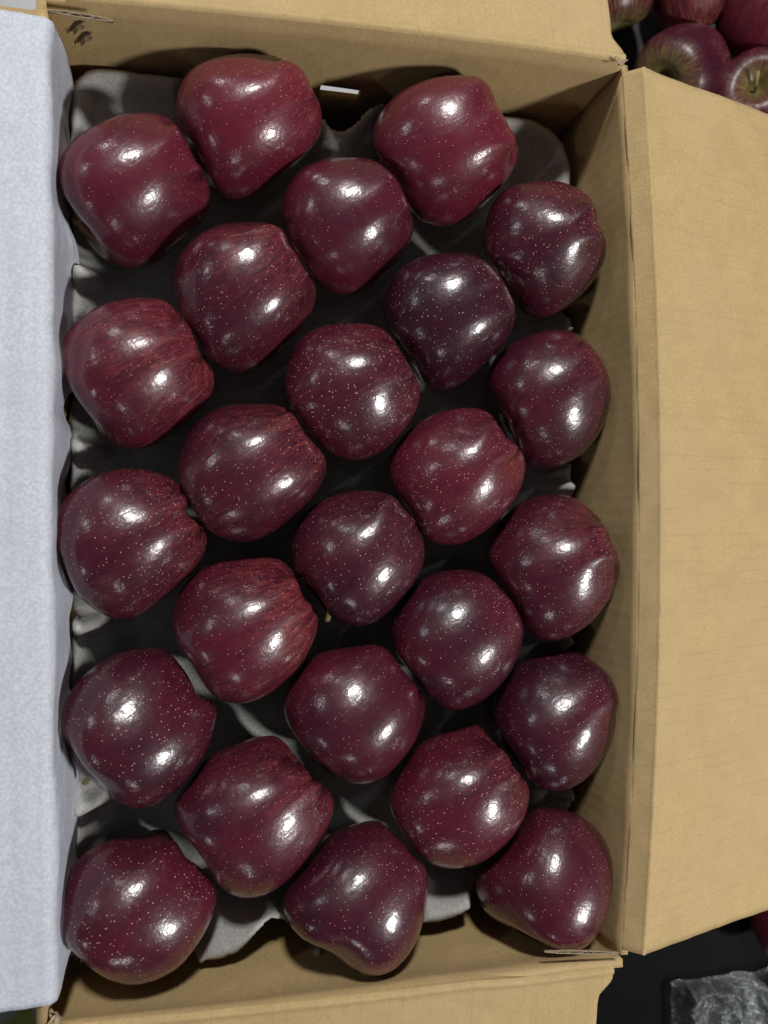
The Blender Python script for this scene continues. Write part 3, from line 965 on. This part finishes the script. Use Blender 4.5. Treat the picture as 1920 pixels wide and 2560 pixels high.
# crumb lying low against the bottom wall
def blob(name, loc, r, mat, seed, parent=None, **kw):
    bm = bmesh.new()
    bmesh.ops.create_icosphere(bm, subdivisions=3, radius=r)
    for v in bm.verts:
        v.co *= 1 + 0.35 * noise.noise(v.co * (1.6 / r) + Vector((seed, 0, 0))) + 0.12 * noise.noise(v.co * (5 / r))
    me = bpy.data.meshes.new(name)
    bm.to_mesh(me)
    bm.free()
    me.materials.append(mat)
    me.polygons.foreach_set('use_smooth', [True] * len(me.polygons))
    return put(name, me, parent, loc, **kw)
blob('pulp_crumb', at(794, 2388, -0.012) + np.array([0, 0.001, 0]), 0.0028, M['pulp'], 3,
     label='small grey crumb by the bottom wall below the lowest middle apple', cat='crumb')

# tan fleck on the densely dotted apple
# ------------------------------------------------------------------ white liner paper over the left flap
NS, NY_ = 46, 170
PP = np.zeros((NS, NY_, 3))
for j in range(NY_):
    v = j / (NY_ - 1)
    for i in range(NS):
        u = i / (NS - 1)
        y_t, y_b = 0.2250, -0.2245
        # path: flat over the flap, round the rim, down the inside of the wall
        flat, arcl, drop = 0.1625, 0.0065, 0.048
        s = u**0.55 * (flat + arcl + drop)
        if s < flat:
            x, z = -0.1672 - (flat - s), 0.0350
            x0 = x
            z += -0.022 * (flat - s)
            n = (0, 1)
        elif s < flat + arcl:
            a = (s - flat) / arcl * (math.pi / 2)
            Rr = arcl / (math.pi / 2)
            x, z = -0.1672 + Rr * math.sin(a), 0.0350 - Rr * (1 - math.cos(a))
            n = (math.sin(a), math.cos(a))
        else:
            q = s - flat - arcl
            Rr = arcl / (math.pi / 2)
            x, z = -0.1672 + Rr + 0.02 * q, 0.0350 - Rr - q
            n = (1, 0)
        tin = max(0.0, s - flat) / (arcl + drop)
        y = y_b + v * (y_t - y_b)
        # rounded corners of the hanging edge, ragged lower hem
        sh = 0.012 * tin**2
        y = y * (1 - sh * 3.5)
        y += 0.003 * (v - 0.5) * (s < flat) * (flat - s) / flat * 8 * 0.4
        wv = 0.0016 * noise.noise(Vector((s * 25, y * 22, 4))) + 0.0012 * tin**0.5 * noise.noise(Vector((0.5, y * 45, 9))) + 0.0004 * noise.noise(Vector((s * 140, y * 140, 8)))
        dr = flat - s
        wv += 0.0011 * math.exp(-((dr - 0.010 - 0.004 * noise.noise(Vector((0, y * 9, 2)))) / 0.0022)**2) * (0.6 + noise.noise(Vector((3, y * 14, 1)))) if dr > 0 else 0
        wv += 0.0007 * math.exp(-((dr - 0.021 - 0.006 * noise.noise(Vector((5, y * 7, 2)))) / 0.003)**2)
        wv += tin * (0.0062 * noise.noise(Vector((y * 42, 1.3, 7))))
        z += tin**3 * (0.034 * noise.noise(Vector((y * 38, 0.2, 0.5))))
        x += 0.0050 * (0.5 - v) * (1 - 0.6 * tin) * (s > 0.1) * (0 if v > 0.5 else 1) * 1.0
        PP[i, j] = (x + n[0] * wv, y, z + n[1] * wv + 0.0006 * (n[1] > 0.5))
po = put('liner_paper', grid_mesh('liner_paper', PP, M['paper']), None, (0, 0, 0), 'white mottled liner paper draped over the left flap and hanging inside', 'paper')
solidify(po, 0.0002, 1.0)

# ------------------------------------------------------------------ what stands round the box
GZ = FLOOR_Z - 0.0045
def slab(x0, x1, y0, y1, z, mat, name, n=2, **kw):
    P = np.array([[(x0 + (x1 - x0) * i / (n - 1), y0 + (y1 - y0) * j / (n - 1), z) for j in range(n)] for i in range(n)], float)
    return put(name, grid_mesh(name, P, mat), None, (0, 0, 0), **kw)
slab(-3, 3, -3, 3, GZ - 0.004, M['black'], 'ground', kind='structure')
ps = slab(-0.75, 0.03, 0.20, 0.95, GZ, M['pale'], 'pale_sheet', 12, label='pale grey white sheet on the floor behind the top flap', cat='sheet')
ln = slab(0.098, 0.95, 0.10, 0.95, GZ, M['liner'], 'dark_mat', 12, label='dark grey mat under the loose apples at upper right', cat='mat')

# loose striped apples at upper right
D = 1.15729
LOOSE = [
 ((1322, -22), 88, 285, 15, (.55, .9, .25, .75), 'half hidden apple with a green base behind the top flap corner', -0.172),
 ((1490, -28), 90, 110, 10, (.75, .8, .35), 'red apple cut off by the picture top at upper right', -0.170),
 ((1662, 28), 104, 250, -20, (.72, .4, .3), 'shiny red apple at the upper right picture edge', -0.150),
 ((1474, 158), 96, 205, 58, (.30, .6, .25, .80), 'dull apple with a green yellow hollow above the right flap', -0.172),
 ((1626, 226), 100, 92, 60, (.50, 1.0, .2, 1.0), 'pink streaked apple with a brown stem in its hollow', -0.160),
]
for i, ((x, y), r, psi, eps, tone, label, z) in enumerate(LOOSE):
    c = at(x * D, y * D, z)
    rad = r * D / F * float((c - CAM) @ FW)
    c[2] = z
    o, az, Q = build_apple('apple', 300 + i, c, rad * 0.97, psi, eps, label, 'apple', 'loose striped apples beyond the box', tone, M['apple_pale'], lobe=0.8, tall=0.92)
    if i == 4:
        root = Q[0].mean(0)
        az = np.array(az)
        side = np.cross(az, [0, 0, 1.0])
        side /= np.linalg.norm(side)
        tube('stem', [root, root + az * 0.008 + side * 0.0015, root + az * 0.017 + side * 0.006], [0.0014, 0.0012, 0.0017], M['stem'], o, M['stem'])
c = at(1727 * D, 2005 * D, -0.165)
build_apple('apple', 350, c, 0.036, 120, -10, 'sliver of a dark red apple at the right picture edge below the flap', 'apple', None, (.7, .2, .2), M['apple'])

# crumpled clear plastic bag at lower right
k = NT('crumpled_clear_plastic')
c0 = k.obj()
def crease(v, sc, w):
    n = k.noise(v, sc, 2, 0.5, 1.6)
    return k.ramp(k.math('ABSOLUTE', k.math('SUBTRACT', n, 0.5)), w, 0.0)
cr = k.math('MAXIMUM', crease(k.vec(c0, (1, 0.5, 1)), 26, 0.014), k.math('MAXIMUM', crease(k.vec(c0, (0.4, 1, 1)), 40, 0.012), k.math('MULTIPLY', crease(c0, 75, 0.016), 0.6)))  # white glints along the creases painted as pale opaque lines
k.set(Base_Color=k.mix(cr, (0.40, 0.43, 0.45), (0.80, 0.84, 0.87)), Roughness=0.14,
      Alpha=k.math('MAXIMUM', k.ramp(k.noise(c0, 30, 3, 0.6), 0.35, 0.7, 0.18, 0.42), k.math('MULTIPLY', cr, 0.85)))
k.p.inputs['Specular IOR Level'].default_value = 0.9
k.set(Normal=k.bump(k.noise(c0, 90, 3, 0.6, 1.5), 0.35, 0.003))
M['plastic'] = k.m
b0 = at(1445 * D, 2118 * D, GZ)
nb = 150
P = np.zeros((nb, nb, 3))
for i in range(nb):
    for j in range(nb):
        u, v = i / (nb - 1), j / (nb - 1)
        x = b0[0] + u * 0.17
        y = b0[1] - v * 0.15 + 0.004 * noise.noise(Vector((u * 9, 0, 3)))
        x += 0.006 * noise.noise(Vector((0, v * 8, 5)))
        e = min(u, 1 - u, v, 1 - v)
        nz = noise.noise(Vector((x * 42, y * 42, 0.5)))
        rdg = 1 - abs(noise.noise(Vector((x * 60 + 1.5 * nz, y * 34, 2.0)))) * 2
        rd2 = 1 - abs(noise.noise(Vector((x * 120, y * 150 + nz, 7.0)))) * 2
        z = GZ + 0.003 + float(sstep(0, 0.08, e)) * (0.016 + 0.012 * nz + 0.012 * max(0, rdg)**3 + 0.005 * max(0, rd2)**2)
        P[i, j] = (x, y, z)
put('plastic_bag', grid_mesh('plastic_bag', P, M['plastic']), None, (0, 0, 0), 'crumpled clear plastic bag on the black floor at lower right', 'bag')

# printed yellow green packaging just below the lower left corner
k = NT('printed_green_film')
c0 = k.obj()
n1 = k.noise(c0, 60, 2, 0.5)
colr = k.mix(k.ramp(n1, 0.42, 0.50), (0.30, 0.33, 0.06), (0.33, 0.36, 0.37))
colr = k.mix(k.ramp(k.noise(c0, 130, 2), 0.60, 0.64), colr, (0.02, 0.02, 0.02))
k.set(Base_Color=colr, Roughness=0.4)
M['print'] = k.m
p0 = at(-60, 2620, -0.06)
P = np.array([[(p0[0] - 0.03 + 0.16 * i / 9, -0.245 - 0.12 * j / 9 , -0.06 + 0.003 * noise.noise(Vector((i * 0.7, j * 0.7, 0)))) for j in range(10)] for i in range(10)])
pk = empty('green_carton', (p0[0], -0.30, GZ), label='yellow green printed package showing below the lower left corner', cat='package')
tp = put('top_panel', grid_mesh('top_panel', P - np.array([p0[0], -0.30, GZ]), M['print']), pk)
solidify(tp, 0.002)
bm = bmesh.new()
bmesh.ops.create_cube(bm, size=1)
bmesh.ops.bevel(bm, geom=bm.edges[:], offset=0.03, segments=2, affect='EDGES')
me = bpy.data.meshes.new('body')
bm.to_mesh(me)
bm.free()
me.materials.append(M['print'])
bd = put('body', me, pk)
bd.scale = (0.15, 0.114, -0.07 - GZ)
bd.location = (0.05, -0.006, (-0.068 - GZ) / 2)
